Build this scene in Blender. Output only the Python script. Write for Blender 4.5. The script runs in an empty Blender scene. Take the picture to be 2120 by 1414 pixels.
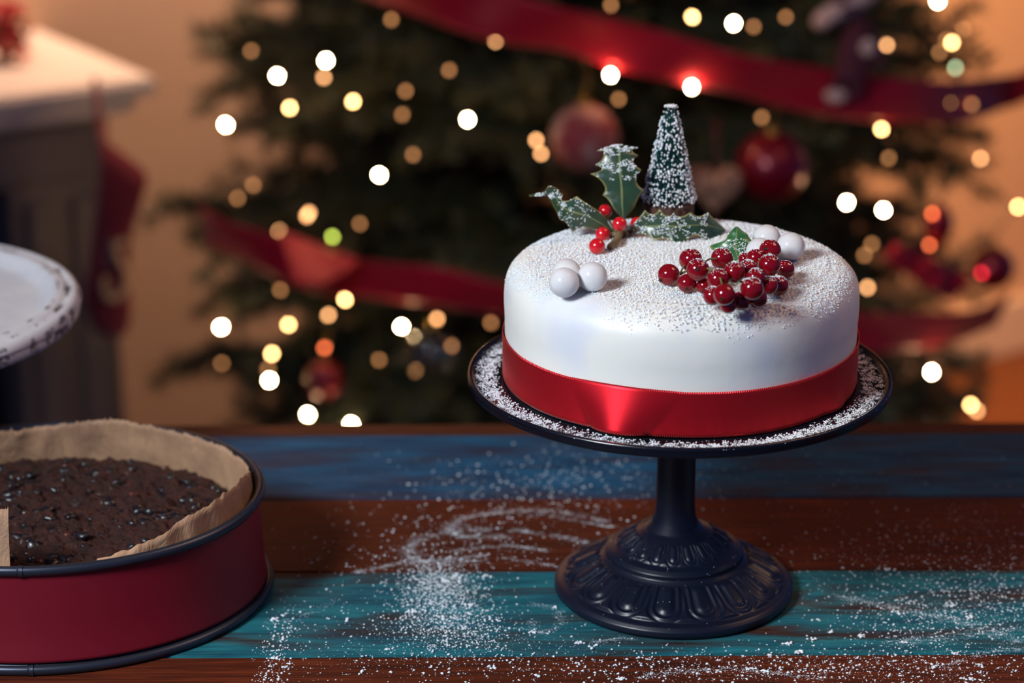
import bpy, bmesh, math, random
import numpy as np
from mathutils import Vector, Matrix, noise
random.seed(7); rng = np.random.default_rng(7)
SC = bpy.context.scene; COL = SC.collection
PI = math.pi; R = math.radians

# ------------------------------------------------------------------ camera, world, lights, exposure
TZ = 0.90                       # table surface above the floor
CAMZ = TZ + 0.565; PITCH = R(19.2); FPX = 4700.0
cam = bpy.data.cameras.new('camera'); co = bpy.data.objects.new('camera', cam); COL.objects.link(co)
co.location = (0, 0, CAMZ); co.rotation_euler = (PI/2 - PITCH, 0, 0)
cam.sensor_width = 36; cam.lens = FPX/2120*36; cam.clip_start = .05
cam.dof.use_dof = True; cam.dof.focus_distance = 1.205; cam.dof.aperture_fstop = 4.7
SC.camera = co
SC.view_settings.view_transform = 'Standard'; SC.view_settings.look = 'None'
SC.view_settings.gamma = 1; SC.view_settings.use_curve_mapping = False
SC.view_settings.exposure = 0.0
SC.cycles.use_denoising = True
SC.cycles.max_bounces = 8; SC.cycles.sample_clamp_indirect = 6
w = bpy.data.worlds.new('world'); SC.world = w; w.use_nodes = True
w.node_tree.nodes['Background'].inputs[0].default_value = (.10, .20, .62, 1)
w.node_tree.nodes['Background'].inputs[1].default_value = .28

def area(name, loc, target, size, power, col, spread=PI):
    l = bpy.data.lights.new(name, 'AREA'); l.shape = 'DISK'; l.size = size; l.energy = power; l.color = col
    l.spread = spread
    o = bpy.data.objects.new(name, l); COL.objects.link(o); o.location = loc
    o.rotation_euler = (Vector(target)-Vector(loc)).to_track_quat('-Z', 'Y').to_euler(); return o
area('key_softbox', (-1.00, .12, TZ+1.15), (.09, 1.15, TZ+.10), .48, 5.0, (.91, .96, 1), R(66))
area('wall_lamp', (-.22, 2.98, 2.0), (-.12, 3.30, .3), .24, 14, (1, .64, .44), R(95))
area('right_wall_fill', (1.05, 3.35, 1.9), (.95, 3.7, .6), .3, 15, (1, .50, .18), R(95))  # added fill that warms the right of the wall, no real fitting
area('mantel_top_fill', (-.85, 2.75, 1.75), (-.62, 2.9, .85), .2, .5, (1, .74, .56), R(80))  # added light to lift the mantel top, no real fitting
area('warm_cake_fill', (1.0, 1.35, 2.35), (.1, 1.25, 1.0), .7, 2.3, (1, .58, .32), R(100))  # added warm fill for the cake's shadows, no real fitting

# ------------------------------------------------------------------ helpers
def lin(r, g, b, a=1.0):
    f = lambda c: (c/255/12.92 if c/255 <= .04045 else ((c/255+.055)/1.055)**2.4)
    return (f(r), f(g), f(b), a)
def ray(px, py):
    x = (px-1060)/FPX; y = -(py-707)/FPX
    return Vector((x, math.cos(PITCH)+y*math.sin(PITCH), -math.sin(PITCH)+y*math.cos(PITCH)))
def at(px, py, Y):              # point of a sight line at distance Y
    d = ray(px, py); return Vector((0, 0, CAMZ)) + d*(Y/d.y)
def atz(px, py, z):             # point of a sight line at height z
    d = ray(px, py); return Vector((0, 0, CAMZ)) + d*((z-CAMZ)/d.z)
def mat(name, col, rough=.5, **kw):
    m = bpy.data.materials.new(name); m.use_nodes = True
    b = m.node_tree.nodes['Principled BSDF']
    b.inputs['Base Color'].default_value = col; b.inputs['Roughness'].default_value = rough
    for k, v in kw.items(): b.inputs[k.replace('_', ' ')].default_value = v
    return m
class NT:                       # small node helper
    def __init__(s, m): s.m = m; s.t = m.node_tree; s.b = s.t.nodes['Principled BSDF']
    def n(s, kind, **ins):
        x = s.t.nodes.new(kind)
        for k, v in ins.items():
            if k.startswith('p_'): setattr(x, k[2:], v)
            else:
                key = int(k[1:]) if k[0] == 'i' and k[1:].isdigit() else k.replace('_', ' ')
                if isinstance(v, bpy.types.NodeSocket): s.t.links.new(v, x.inputs[key])
                else: x.inputs[key].default_value = v
        return x
    def coord(s, sc=(1, 1, 1), kind='Object'):
        c = s.n('ShaderNodeTexCoord'); return s.n('ShaderNodeMapping', Vector=c.outputs[kind], Scale=sc).outputs[0]
    def noise(s, vec, scale, detail=4, rough=.6, dist=0):
        return s.n('ShaderNodeTexNoise', Vector=vec, Scale=scale, Detail=detail, Roughness=rough, Distortion=dist).outputs[0]
    def ramp(s, fac, a, b, ca=(0, 0, 0, 1), cb=(1, 1, 1, 1)):
        r = s.n('ShaderNodeValToRGB', i0=fac); e = r.color_ramp.elements
        e[0].position = a; e[0].color = ca; e[1].position = b; e[1].color = cb; return r.outputs[0]
    def mix(s, fac, a, b, mode='MIX'):
        x = s.n('ShaderNodeMixRGB', p_blend_type=mode, Fac=fac)
        for k, v in ((1, a), (2, b)):
            if isinstance(v, bpy.types.NodeSocket): s.t.links.new(v, x.inputs[k])
            else: x.inputs[k].default_value = v
        return x.outputs[0]
    def math(s, op, a, b=0.0):
        x = s.n('ShaderNodeMath', p_operation=op)
        for k, v in ((0, a), (1, b)):
            if isinstance(v, bpy.types.NodeSocket): s.t.links.new(v, x.inputs[k])
            else: x.inputs[k].default_value = v
        return x.outputs[0]
    def attr(s, name): return s.n('ShaderNodeAttribute', p_attribute_name=name).outputs[2]
    def set(s, key, sock): s.t.links.new(sock, s.b.inputs[key])
    def bump(s, h, dist, strength=1.0):
        s.set('Normal', s.n('ShaderNodeBump', Height=h, Distance=dist, Strength=strength).outputs[0])

def tag(o, label=None, cat=None, group=None, kind=None):
    for k, v in (('label', label), ('category', cat), ('group', group), ('kind', kind)):
        if v: o[k] = v
    return o
def thing(name, label, cat, loc, rz=0, group=None):
    o = bpy.data.objects.new(name, None); COL.objects.link(o); o.location = loc; o.rotation_euler = (0, 0, rz)
    o.empty_display_size = .02
    return tag(o, label, cat, group)
def link(name, me, parent=None, loc=None):
    o = bpy.data.objects.new(name, me); COL.objects.link(o)
    if parent is not None: o.parent = parent
    if loc is not None: o.location = loc
    return o
def mk(name, verts, faces, m, parent=None, smooth=True, world=False, loc=None, mats=None, fmat=None):
    """verts in the parent's frame; world=True: verts in world space, parent unrotated"""
    off = Vector((0, 0, 0))
    if world and parent is not None:
        p = parent
        while p is not None: off += p.location; p = p.parent
    if loc is not None and world: off = off + Vector(loc) if parent is not None else Vector(loc)
    me = bpy.data.meshes.new(name)
    me.from_pydata([tuple(Vector(v)-off) for v in verts], [], faces)
    for q in (mats or [m]): me.materials.append(q)
    if fmat is not None: me.polygons.foreach_set('material_index', fmat)
    if smooth: me.polygons.foreach_set('use_smooth', [True]*len(me.polygons))
    me.update(); return link(name, me, parent, loc)
def fattr(o, name, vals):
    a = o.data.attributes.new(name, 'FLOAT', 'POINT'); a.data.foreach_set('value', list(vals))
def grid_faces(nu, nv, wrap_u=False, wrap_v=False, base=0):
    f = []
    for i in range(nu if wrap_u else nu-1):
        for j in range(nv if wrap_v else nv-1):
            a = i*nv+j; b = ((i+1) % nu)*nv+j; c = ((i+1) % nu)*nv+(j+1) % nv; d = i*nv+(j+1) % nv
            f.append((base+a, base+b, base+c, base+d))
    return f
def lathe_v(prof, seg, disp=None, c=(0, 0, 0)):
    V = []
    for i in range(seg):
        t = 2*PI*i/seg
        for j, (r, z) in enumerate(prof):
            rr, zz = (r, z) if disp is None else disp(t, j, r, z)
            V.append((c[0]+rr*math.cos(t), c[1]+rr*math.sin(t), c[2]+zz))
    return V, grid_faces(seg, len(prof), wrap_u=True)
def tube_v(pts, rad, seg=6, base=0):
    V = []; F = []; pts = [Vector(p) for p in pts]; n = len(pts)
    for i, p in enumerate(pts):
        t = (pts[min(i+1, n-1)]-pts[max(i-1, 0)]).normalized()
        a = t.cross(Vector((0, 0, 1)));
        if a.length < 1e-3: a = t.cross(Vector((1, 0, 0)))
        a.normalize(); b = t.cross(a); r = rad[i] if hasattr(rad, '__len__') else rad
        for k in range(seg): V.append(p+r*(a*math.cos(2*PI*k/seg)+b*math.sin(2*PI*k/seg)))
    F = grid_faces(n, seg, wrap_v=True, base=base)
    F.append(tuple(base+k for k in range(seg))[::-1]); F.append(tuple(base+(n-1)*seg+k for k in range(seg)))
    return V, F
class MB:
    def __init__(s): s.v = []; s.f = []; s.m = []
    def add(s, V, F, mi=0):
        b = len(s.v); s.v += [Vector(v) for v in V]; s.f += [tuple(b+i for i in f) for f in F]; s.m += [mi]*len(F)
    def tube(s, pts, rad, seg=6, mi=0): V, F = tube_v(pts, rad, seg); s.add(V, F, mi)
    def box(s, a, b, mi=0, bev=0):
        (x0, y0, z0), (x1, y1, z1) = a, b
        bm = bmesh.new(); bmesh.ops.create_cube(bm, size=1)
        for v in bm.verts: v.co = Vector(((x0+x1)/2+v.co.x*(x1-x0), (y0+y1)/2+v.co.y*(y1-y0), (z0+z1)/2+v.co.z*(z1-z0)))
        if bev: bmesh.ops.bevel(bm, geom=bm.edges[:], offset=bev, segments=2, affect='EDGES')
        bm.verts.index_update(); s.add([v.co.copy() for v in bm.verts], [tuple(v.index for v in f.verts) for f in bm.faces], mi); bm.free()
    def ball(s, c, r, mi=0, sub=2, sc=(1, 1, 1)):
        bm = bmesh.new(); bmesh.ops.create_icosphere(bm, subdivisions=sub, radius=r); bm.verts.index_update()
        s.add([Vector(c)+Vector((v.co.x*sc[0], v.co.y*sc[1], v.co.z*sc[2])) for v in bm.verts], [tuple(v.index for v in f.verts) for f in bm.faces], mi); bm.free()
    def build(s, name, m, parent=None, smooth=True, world=False, loc=None):
        ms = m if isinstance(m, list) else [m]
        return mk(name, s.v, s.f, None, parent, smooth, world, loc, mats=ms, fmat=s.m)
def grains(name, P, rad, m, parent=None, kind='stuff', flat=.75):
    """P (n,3), rad (n,): irregular little lumps joined into one mesh, in the parent's frame"""
    P = np.asarray(P, float); rad = np.asarray(rad, float); n = len(P)
    base = np.array([(1, 0, 0), (0, 1, 0), (-1, 0, 0), (0, -1, 0), (0, 0, 1), (0, 0, -1)], float)
    V = base[None]*rng.uniform(.65, 1.25, (n, 6, 1))
    V += rng.normal(0, .13, V.shape)
    a = rng.uniform(0, 2*PI, n); ca, sa = np.cos(a)[:, None], np.sin(a)[:, None]
    x = V[:, :, 0]*ca-V[:, :, 1]*sa; y = V[:, :, 0]*sa+V[:, :, 1]*ca
    V = np.stack([x, y, V[:, :, 2]*flat], -1)*rad[:, None, None]+P[:, None]
    f = np.array([(0, 1, 4), (1, 2, 4), (2, 3, 4), (3, 0, 4), (1, 0, 5), (2, 1, 5), (3, 2, 5), (0, 3, 5)])
    F = (f[None]+6*np.arange(n)[:, None, None]).reshape(-1)
    me = bpy.data.meshes.new(name); me.vertices.add(6*n); me.vertices.foreach_set('co', V.reshape(-1))
    me.loops.add(24*n); me.loops.foreach_set('vertex_index', F)
    me.polygons.add(8*n); me.polygons.foreach_set('loop_start', np.arange(0, 24*n, 3)); me.polygons.foreach_set('loop_total', np.full(8*n, 3))
    me.polygons.foreach_set('use_smooth', np.ones(8*n, bool))
    me.materials.append(m); me.update(); me.validate(); o = link(name, me, parent); tag(o, kind=kind); return o
def cat_rom(pts, n):
    pts = [np.array(p, float) for p in pts]; out = []
    for k in range(n):
        t = k/(n-1)*(len(pts)-1); i = min(int(t), len(pts)-2); u = t-i
        p0, p1, p2, p3 = pts[max(i-1, 0)], pts[i], pts[i+1], pts[min(i+2, len(pts)-1)]
        out.append(.5*((2*p1)+(-p0+p2)*u+(2*p0-5*p1+4*p2-p3)*u*u+(-p0+3*p1-3*p2+p3)*u**3))
    return out
def pillow(outline, th, nrm, rings=(1, .93, .8, .6, .35, .12)):
    """soft padded shape from a closed outline of 3-D points"""
    pts = [Vector(p) for p in outline]; c = sum(pts, Vector())/len(pts); nrm = Vector(nrm).normalized(); n = len(pts)
    V = []; F = []
    for side in (1, -1):
        b = len(V)
        for s in rings:
            for p in pts: V.append(c+(p-c)*s+nrm*side*th*math.sqrt(max(0, 1-s*s)))
        V.append(c+nrm*side*th)
        for f in grid_faces(len(rings), n, wrap_v=True, base=b): F.append(f if side < 0 else f[::-1])
        k = len(V)-1
        for j in range(n):
            f = (b+(len(rings)-1)*n+j, b+(len(rings)-1)*n+(j+1) % n, k); F.append(f if side < 0 else f[::-1])
    return V, F

# ------------------------------------------------------------------ materials
def m_sugar():
    m = mat('powdered_sugar', (.9, .91, .95, 1), .8, Subsurface_Weight=.2, Subsurface_Scale=.002); return m
SUGAR = m_sugar()
BLACK = mat('black_satin_enamel', lin(16, 21, 38), .36)
PLATE_M = mat('black_gloss_enamel', lin(12, 14, 24), .22)
def m_fondant():
    m = mat('fondant', (.8, .8, .76, 1), .45, Subsurface_Weight=.25, Subsurface_Scale=.006); t = NT(m)
    v = t.coord((1, 1, .8)); a = t.noise(v, 22, 2, .5)
    t.set('Base Color', t.mix(t.ramp(a, .52, .74), (.80, .80, .75, 1), (.68, .71, .78, 1)))
    t.bump(t.noise(t.coord(), 60, 2), .0006, .4); return m
FONDANT = m_fondant()
def m_satin():
    m = mat('red_satin', lin(200, 22, 44), .40, Metallic=.7, Anisotropic=.72, Anisotropic_Rotation=.25, Sheen_Weight=.15); t = NT(m)
    t.b.inputs['Sheen Tint'].default_value = (1, .4, .35, 1); t.b.inputs['Specular IOR Level'].default_value = .8
    t.b.inputs['Specular Tint'].default_value = (1, .45, .4, 1)
    v = t.attr('v'); u = t.attr('u')
    t.set('Tangent', t.n('ShaderNodeTangent', p_direction_type='RADIAL', p_axis='Z').outputs[0])
    edge = t.math('GREATER_THAN', t.math('ABSOLUTE', t.math('SUBTRACT', v, .5)), .465)
    st = t.math('SINE', t.math('MULTIPLY', u, 5200.0))
    rib = t.math('MULTIPLY', edge, st)
    t.bump(t.math('ADD', t.math('MULTIPLY', rib, .5), t.math('MULTIPLY', edge, 1.2)), .0004, .7)
    t.set('Base Color', t.mix(t.math('MULTIPLY', edge, t.math('GREATER_THAN', st, 0)), lin(206, 24, 40), lin(228, 66, 72))); return m
SATIN = m_satin()

def wood(name, seed, paint=None, cover=.5, base=((92, 52, 32), (50, 26, 18)), contrast=.10, paint2=None):
    m = mat(name, (.1, .05, .03, 1), .42); t = NT(m); t.b.inputs['Specular IOR Level'].default_value = .14
    c = t.n('ShaderNodeTexCoord').outputs['Object']
    g = t.n('ShaderNodeMapping', Vector=c, Scale=(3, 60, 60), Location=(seed*3.1, seed*1.7, 0)).outputs[0]
    gr = t.noise(g, 3.5, 8, .68, .4)
    g2 = t.n('ShaderNodeMapping', Vector=c, Scale=(12, 420, 60), Location=(seed, 0, 0)).outputs[0]
    fine = t.noise(g2, 2.0, 3, .6)
    col = t.mix(t.ramp(gr, .3, .72), lin(*base[1]), lin(*base[0]))
    col = t.mix(t.math('MULTIPLY', t.ramp(fine, .35, .62), .6), col, lin(34, 18, 14))
    if paint:
        p = t.n('ShaderNodeMapping', Vector=c, Scale=(2.4, 14, 14), Location=(seed*5.3, seed*2.9, 0)).outputs[0]
        pm = t.noise(p, 3.2, 7, .62, .6)
        mask = t.ramp(pm, 1-cover-contrast, 1-cover+contrast)
        pc = t.mix(t.ramp(t.noise(p, 7, 5), .35, .7), lin(*paint), lin(*(paint2 or paint)))
        pc = t.mix(t.math('MULTIPLY', t.ramp(fine, .35, .6), .5), pc, lin(16, 28, 42))
        col = t.mix(mask, col, pc)
    t.set('Base Color', col); t.bump(t.math('ADD', gr, fine), .0006, .35)
    t.set('Roughness', t.ramp(gr, .2, .8, (.46,)*3+(1,), (.68,)*3+(1,))); return m

# ------------------------------------------------------------------ room shell
A = R(34); F0 = Vector((-.439, 2.76, 0)); ux = Vector((math.cos(A), math.sin(A), 0)); uy = Vector((-math.sin(A), math.cos(A), 0))
def m_wall():
    m = mat('painted_wall', lin(214, 178, 148), .8); t = NT(m); t.bump(t.noise(t.coord(), 60, 3), .002, .3)
    return m
WALL = m_wall()
def fbox(name, a, b, m, kind='structure', parent=None, bev=0):   # box in the wall's frame
    q = MB(); q.box(a, b, bev=bev); o = q.build(name, m, None, smooth=False); o.location = F0; o.rotation_euler = (0, 0, A)
    if kind: o['kind'] = kind
    return o
fbox('wall_back', (-2.2, .37, 0), (2.6, .47, 2.7), WALL)
bb = mat('white_gloss_trim', lin(226, 206, 188), .4)
fbox('baseboard_back', (-2.2, .352, .0), (2.6, .37, .11), bb, bev=.004)
floor = thing('floor', None, None, (0, 0, 0)); floor['kind'] = 'structure'
FW = wood('floor_oak', 9, base=((150, 92, 54), (104, 60, 34)))
bmz = MB(); bmz.box((-2.0, -.060, -.02), (2.0, .060, 0), bev=.002); b0 = bmz.build('plank', FW, floor, smooth=False)
b0.location = (0, -.3, 0)
for i in range(1, 40):
    o = b0.copy(); COL.objects.link(o); o.parent = floor; o.location = (random.uniform(-.3, .3), -.3+i*.1215, random.uniform(-.0005, 0))
sub = MB(); sub.box((-2.4, -.5, -.06), (2.4, 4.6, -.021)); so = sub.build('subfloor', mat('floor_base', lin(60, 38, 24), .9), floor, smooth=False)
fbox('ceiling', (-2.2, -3.0, 2.7), (2.6, .47, 2.78), mat('ceiling_white', lin(220, 214, 206), .9)).hide_render = False

# ------------------------------------------------------------------ table
table = thing('kitchen_table', 'table of brown, blue and teal reclaimed wood planks dusted with sugar', 'table', (0, 1.0, TZ), R(.55))
PL = [ # y0, y1 (world Y), material
 (1.431, 1.452, wood('table_edge_wood', 1, base=((120, 66, 40), (66, 34, 22)))),
 (1.3215, 1.430, wood('blue_plank', 2.45, (36, 104, 146), .62, paint2=(22, 58, 92), contrast=.16)),
 (1.2135, 1.3205, wood('brown_plank', 3, base=((124, 54, 28), (62, 26, 16)))),
 (1.1055, 1.2125, wood('teal_plank', 4.2, (46, 138, 148), .57, paint2=(26, 78, 100), contrast=.09)),
 (.998, 1.1045, wood('brown_front_plank', 5, base=((136, 60, 32), (50, 20, 14)))),
 (.890, .997, wood('blue_near_plank', 6, (50, 90, 120), .5)),
 (.782, .889, wood('brown_near_plank', 7)),
 (.674, .781, wood('teal_near_plank', 8, (40, 110, 120), .5))]
for i, (a, b, m) in enumerate(PL):
    q = MB(); c = (a+b)/2
    q.box((-.95, -(b-a)/2, -.024), (.95, (b-a)/2, 0 if i else -.0006), bev=.0008)
    o = q.build('plank', m, table, smooth=False); o.location = (random.uniform(-.01, .01) if 0 else 0, c-1.0, 0)
wd = wood('table_frame_wood', 11, base=((96, 56, 36), (56, 30, 20)))
q = MB(); q.box((-.88, -.27, -.11), (.88, -.245, -.0245)); q.box((-.88, .37, -.11), (.88, .395, -.0245)); q.box((-.88, -.245, -.11), (-.855, .37, -.0245)); q.box((.855, -.245, -.11), (.88, .37, -.0245))
q.build('apron', wd, table, smooth=False)
lg = MB(); lg.box((-.035, -.035, -TZ+.0), (.035, .035, -.025), bev=.004)
for k, (x, y) in enumerate(((-.815, -.205), (.815, -.205), (-.815, .335), (.815, .335))):
    if k == 0: l0 = lg.build('leg', wd, table, smooth=False); l0.location = (x, y, 0)
    else: l = l0.copy(); COL.objects.link(l); l.location = (x, y, 0)

# ------------------------------------------------------------------ black cake stand
CX, CY = .0930, 1.19
PZ = .1330                       # plate top over the table
st = thing('cake_stand', 'black metal pedestal cake stand with petal-embossed round foot, sugar on its plate', 'cake stand', (CX, CY, TZ))
prof = [(0, 0.1310), (.10, 0.1310), (.1125, 0.1313), (.1150, 0.1325), (.1162, 0.1338), (.1174, 0.1334), (.1177, 0.1319), (.1169, 0.1304), (.1176, 0.1293), (.1168, 0.1280), (.113, 0.1265), (.105, 0.1253), (.04, 0.1235), (.018, 0.1220), (.0125, 0.1205), (.0118, 0.1165)]
V, Fc = lathe_v(prof, 160); mk('plate', V, Fc, PLATE_M, st)
PT = .1310
V, Fc = lathe_v([(.0122, .1190), (.0126, .1135), (.0112, .1085), (.0109, .08), (.0110, .056), (.0116, .047), (.0135, .0415), (.014, .040)], 64); mk('stem', V, Fc, BLACK, st)
# foot with embossed petals
base_prof = []
def addseg(p, q, n):
    for i in range(n): base_prof.append((p[0]+(q[0]-p[0])*i/n, p[1]+(q[1]-p[1])*i/n))
addseg((.0130, .0425), (.0165, .0390), 6); addseg((.0165, .0390), (.0215, .0368), 6); addseg((.0215, .0368), (.0335, .0285), 26)
addseg((.0335, .0285), (.0372, .0272), 6); addseg((.0372, .0272), (.0395, .0252), 5); addseg((.0395, .0252), (.0392, .0225), 4)
addseg((.0392, .0225), (.0412, .0208), 4); addseg((.0412, .0208), (.0630, .0085), 48); addseg((.0630, .0085), (.0665, .0072), 7)
addseg((.0665, .0072), (.0685, .0052), 4); addseg((.0685, .0052), (.0685, .0022), 4); addseg((.0685, .0022), (.0672, .0016), 3); addseg((.0672, .0016), (.0670, 0), 3); base_prof.append((.05, 0))
def petal(t, r, n, r0, r1, off):
    """relief height of a ring of n U-shaped petals between radii r0 and r1"""
    if r < r0 or r > r1: return 0
    per = 2*PI/n; a = ((t-off+per/2) % per)-per/2; s = a/(per/2)         # -1..1 across
    u = (r-r0)/(r1-r0)                                                     # 0 inner .. 1 outer
    q_ = abs(s)/.80 if u < .60 else math.hypot(s/.80, (u-.60)/.36)
    ss = lambda a_, b_, x_: (lambda k_: k_*k_*(3-2*k_))(min(1, max(0, (x_-a_)/(b_-a_))))
    h = .75*math.exp(-((q_-.86)/.13)**2)+.95*(1-ss(.22, .66, q_))*ss(0, .2, u)+.95*ss(1.02, 1.30, q_)*ss(.1, .5, u)
    return h*ss(0, .10, u)*ss(0, .07, 1-u)
def bdisp(t, j, r, z):
    h = petal(t, r, 16, .0415, .0632, R(-98.5))*.0015+petal(t, r, 20, .0215, .0335, R(-95))*.0008
    return r+h*.45, z+h*.9
V, Fc = lathe_v(base_prof, 480, bdisp); mk('foot', V, Fc, BLACK, st)

# ------------------------------------------------------------------ fondant cake
CR = .0975; CH = .0685; CZ = TZ+PT
cake = thing('christmas_cake', 'round white iced Christmas cake with a red ribbon on the black stand', 'cake', (CX, CY, CZ))
def cake_r(t): return CR*(1+.004*math.sin(2*t+.6)+.003*math.sin(5*t+1)+.0015*math.sin(9*t))
def cake_top(x, y):
    return CH-.0018*((x*x+y*y)/CR**2)**2+.0006*noise.noise(Vector((x*60, y*60, 2)))
cp = []
for i in range(7): cp.append((.9945+.001*i/7, .0006+i/6*.034))
cp += [(.998, .038), (1.0, .043), (.999, .048), (.995, .052)]
rr = .0165
for i in range(1, 13):
    a = i/12*PI/2; cp.append((1.0-.006-(rr/CR)*(1-math.cos(a)), .0515+(CH-.0018-.0515)*math.sin(a)))
last = cp[-1][0]
for i in range(1, 26): cp.append((last*(1-i/25), None))
V = []; seg = 200
for i in range(seg):
    t = 2*PI*i/seg; rad = cake_r(t)
    for (f, z) in cp:
        r = max(f, 0)*rad; x, y = r*math.cos(t), r*math.sin(t)
        if z is None: z = cake_top(x, y)
        else: z = z+.0009*noise.noise(Vector((x*35, y*35, z*40)))*(1 if z > .03 else 0)
        r2 = r*(1+.004*noise.noise(Vector((math.cos(t)*3, math.sin(t)*3, (z or 0)*45)))) if f > .7 and z > .035 else r
        V.append((r2*math.cos(t), r2*math.sin(t), z))
mk('icing', V, grid_faces(seg, len(cp), wrap_u=True), FONDANT, cake)
# ribbon: flat panels and creases
n = 540; V = []; us = []; vs = []; nv = 13
for i in range(n):
    t = 2*PI*i/n; d = math.degrees(t) % 360
    for j in range(nv):
        v = j/(nv-1)
        pt = (d-236)/(261-236)                      # the flared panel that catches the light
        p = 0
        if -.25 < pt < 1.25:
            lo, hi = .02-.34*(v-.2), .98+.45*(v-.35)      # slanting creases
            if lo < pt < hi: p = math.sin(PI*min(1, max(0, (pt-lo)/(hi-lo))))**.8
        p2 = 0; q2 = (d-318)/14
        if 0 < q2+v*.6 < 1: p2 = math.sin(PI*(q2+v*.6))
        r = cake_r(t)+.0009+.00015*math.sin(t*3)+.0056*p*(1-v)-.0004*p*v+.0016*p2*(1-v)+.0003*noise.noise(Vector((math.cos(t)*5, math.sin(t)*5, v)))
        z = .0012+.0012*math.sin(t*2+.7)*.3+v*.0250+.0010*p
        V.append((r*math.cos(t), r*math.sin(t), z)); us.append(i/n*.62); vs.append(v)
ro = mk('ribbon', V, grid_faces(n, nv, wrap_u=True), SATIN, cake)
fattr(ro, 'u', us); fattr(ro, 'v', vs); ro['label'] = 'red satin ribbon with stitched edges'
sm = ro.modifiers.new('solid', 'SOLIDIFY'); sm.thickness = .0003; sm.offset = -1
# sugar on the cake
P = []; rad = []
while len(P) < 52000:
    a = random.uniform(0, 2*PI); r = CR*math.sqrt(random.random())
    x, y = r*math.cos(a), r*math.sin(a); e = (CR-r)
    lim = .0042+.004*noise.noise(Vector((x*25, y*25, 0)))
    if e < lim and random.random() > (max(0, e)/lim)**2.2*.8: continue
    if noise.noise(Vector((x*700, y*700, 5))) < -.02+.16*random.random(): continue
    if e > rr*1.0+.0006: z = cake_top(x, y)
    else:
        s = 1-(e-.0006)/rr; z = .0515+(CH-.0018-.0515)*math.sqrt(max(0, 1-s*s))
    P.append((x, y, z+random.choice((.0001, .0002, .0005)))); rad.append(random.choice((.00026, .00032, .00038, .00042, .0005, .0006 if random.random() < .5 else .00036)))
for k in range(60):
    a = random.uniform(0, 2*PI); r = .085*math.sqrt(random.random()); x, y = r*math.cos(a), r*math.sin(a)
    P.append((x, y, cake_top(x, y)+.0005)); rad.append(random.uniform(.0006, .0012))
grains('sugar_dusting', P, rad, SUGAR, cake)
# sugar on the plate
P = []; rad = []
while len(P) < 17500:
    a = random.uniform(0, 2*PI); r = math.sqrt(random.uniform(.0995**2, .1172**2)); x, y = r*math.cos(a), r*math.sin(a)
    dens = .42+.9*noise.noise(Vector((x*230, y*230, 9)))
    u = (r-.101)/.0165; dl = math.degrees(a) % 360
    dens += .25*(1 if 120 < dl < 225 else 0)+.32*(1 if 275 < dl < 345 else 0)*(u > .35)
    dens *= min(1, .10+u*2.3)
    if u > .93: dens *= .4
    if random.random() > dens: continue
    z = PT+.0001+(.0014*max(0, (r-.1125)/.004) if r > .1125 else 0)
    P.append((x, y, z)); rad.append(random.uniform(.00028, .00066))
for k in range(90):
    a = random.uniform(0, 2*PI); r = random.uniform(.1, .116); P.append((r*math.cos(a), r*math.sin(a), PT+.0005)); rad.append(random.uniform(.0005, .001))
grains('sugar_dusting', P, rad, SUGAR, st)
P = []; rad = []
for k in range(130):
    a = random.uniform(0, 2*PI); i = random.randrange(20, len(base_prof)-12); r, z = bdisp(a, i, *base_prof[i]); P.append((r*math.cos(a), r*math.sin(a), z)); rad.append(random.uniform(.00015, .0003))
grains('sugar_specks', P, rad, SUGAR, st)

# ------------------------------------------------------------------ sugar on the table
def tablepts(blobs):
    P = []; rad = []
    for cx, cy, sx, sy, nn, r0, r1 in blobs:
        for k in range(nn):
            px, py = random.gauss(cx, sx), random.gauss(cy, sy)
            if not (520 < px < 2180 and 912 < py < 1440): continue
            p = atz(px, py, TZ)
            if (p.x-CX)**2+(p.y-CY)**2 < .0675**2 or (p.x+.262)**2+((p.y-1.19)/.9)**2 < .129**2: continue
            r = r0+(r1-r0)*random.random()**3
            P.append((p.x, p.y, TZ+r*.35)); rad.append(r)
    return P, rad
B = [(915, 1240, 52, 44, 1900, .00025, .0009), (905, 1205, 40, 22, 650, .0003, .0009), (940, 1300, 70, 34, 900, .0002, .0011), (1000, 1330, 120, 26, 500, .0002, .0009),
     (1000, 1120, 130, 40, 330, .0002, .0010), (1150, 1000, 130, 40, 330, .0003, .0010), (1300, 1000, 200, 40, 200, .0003, .0007), (1000, 1050, 150, 50, 110, .0004, .0012),
     (1950, 1270, 130, 50, 1500, .0002, .0009), (2060, 1230, 90, 60, 700, .0002, .0008), (1750, 1200, 120, 30, 160, .0002, .0008), (1850, 1130, 150, 40, 420, .0002, .0008), (2050, 1100, 70, 50, 160, .0002, .0007),
     (1700, 1380, 240, 22, 900, .0002, .0010), (1300, 1385, 300, 20, 800, .0002, .0012), (1900, 1390, 150, 30, 600, .0002, .0010),
     (575, 1360, 16, 34, 190, .0003, .0012), (600, 1290, 18, 30, 60, .0003, .0011), (700, 1300, 110, 40, 170, .0002, .0009), (800, 1150, 120, 50, 120, .0003, .001), (700, 1370, 160, 22, 260, .0002, .0007), (1600, 950, 240, 40, 60, .0004, .0007),
     (540, 1410, 30, 14, 90, .0003, .0009), (1000, 1200, 300, 110, 160, .0005, .0013)]
P, rad = tablepts(B)
for k in range(46):              # the big crumbs
    px, py = random.uniform(560, 2110), random.uniform(1180, 1410); p = atz(px, py, TZ)
    if (p.x-CX)**2+(p.y-CY)**2 < .071**2: continue
    for s in range(random.choice((3, 5, 8))):
        r = random.uniform(.0007, .0015); P.append((p.x+random.gauss(0, .0014), p.y+random.gauss(0, .001), TZ+r*.5)); rad.append(r)
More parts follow.
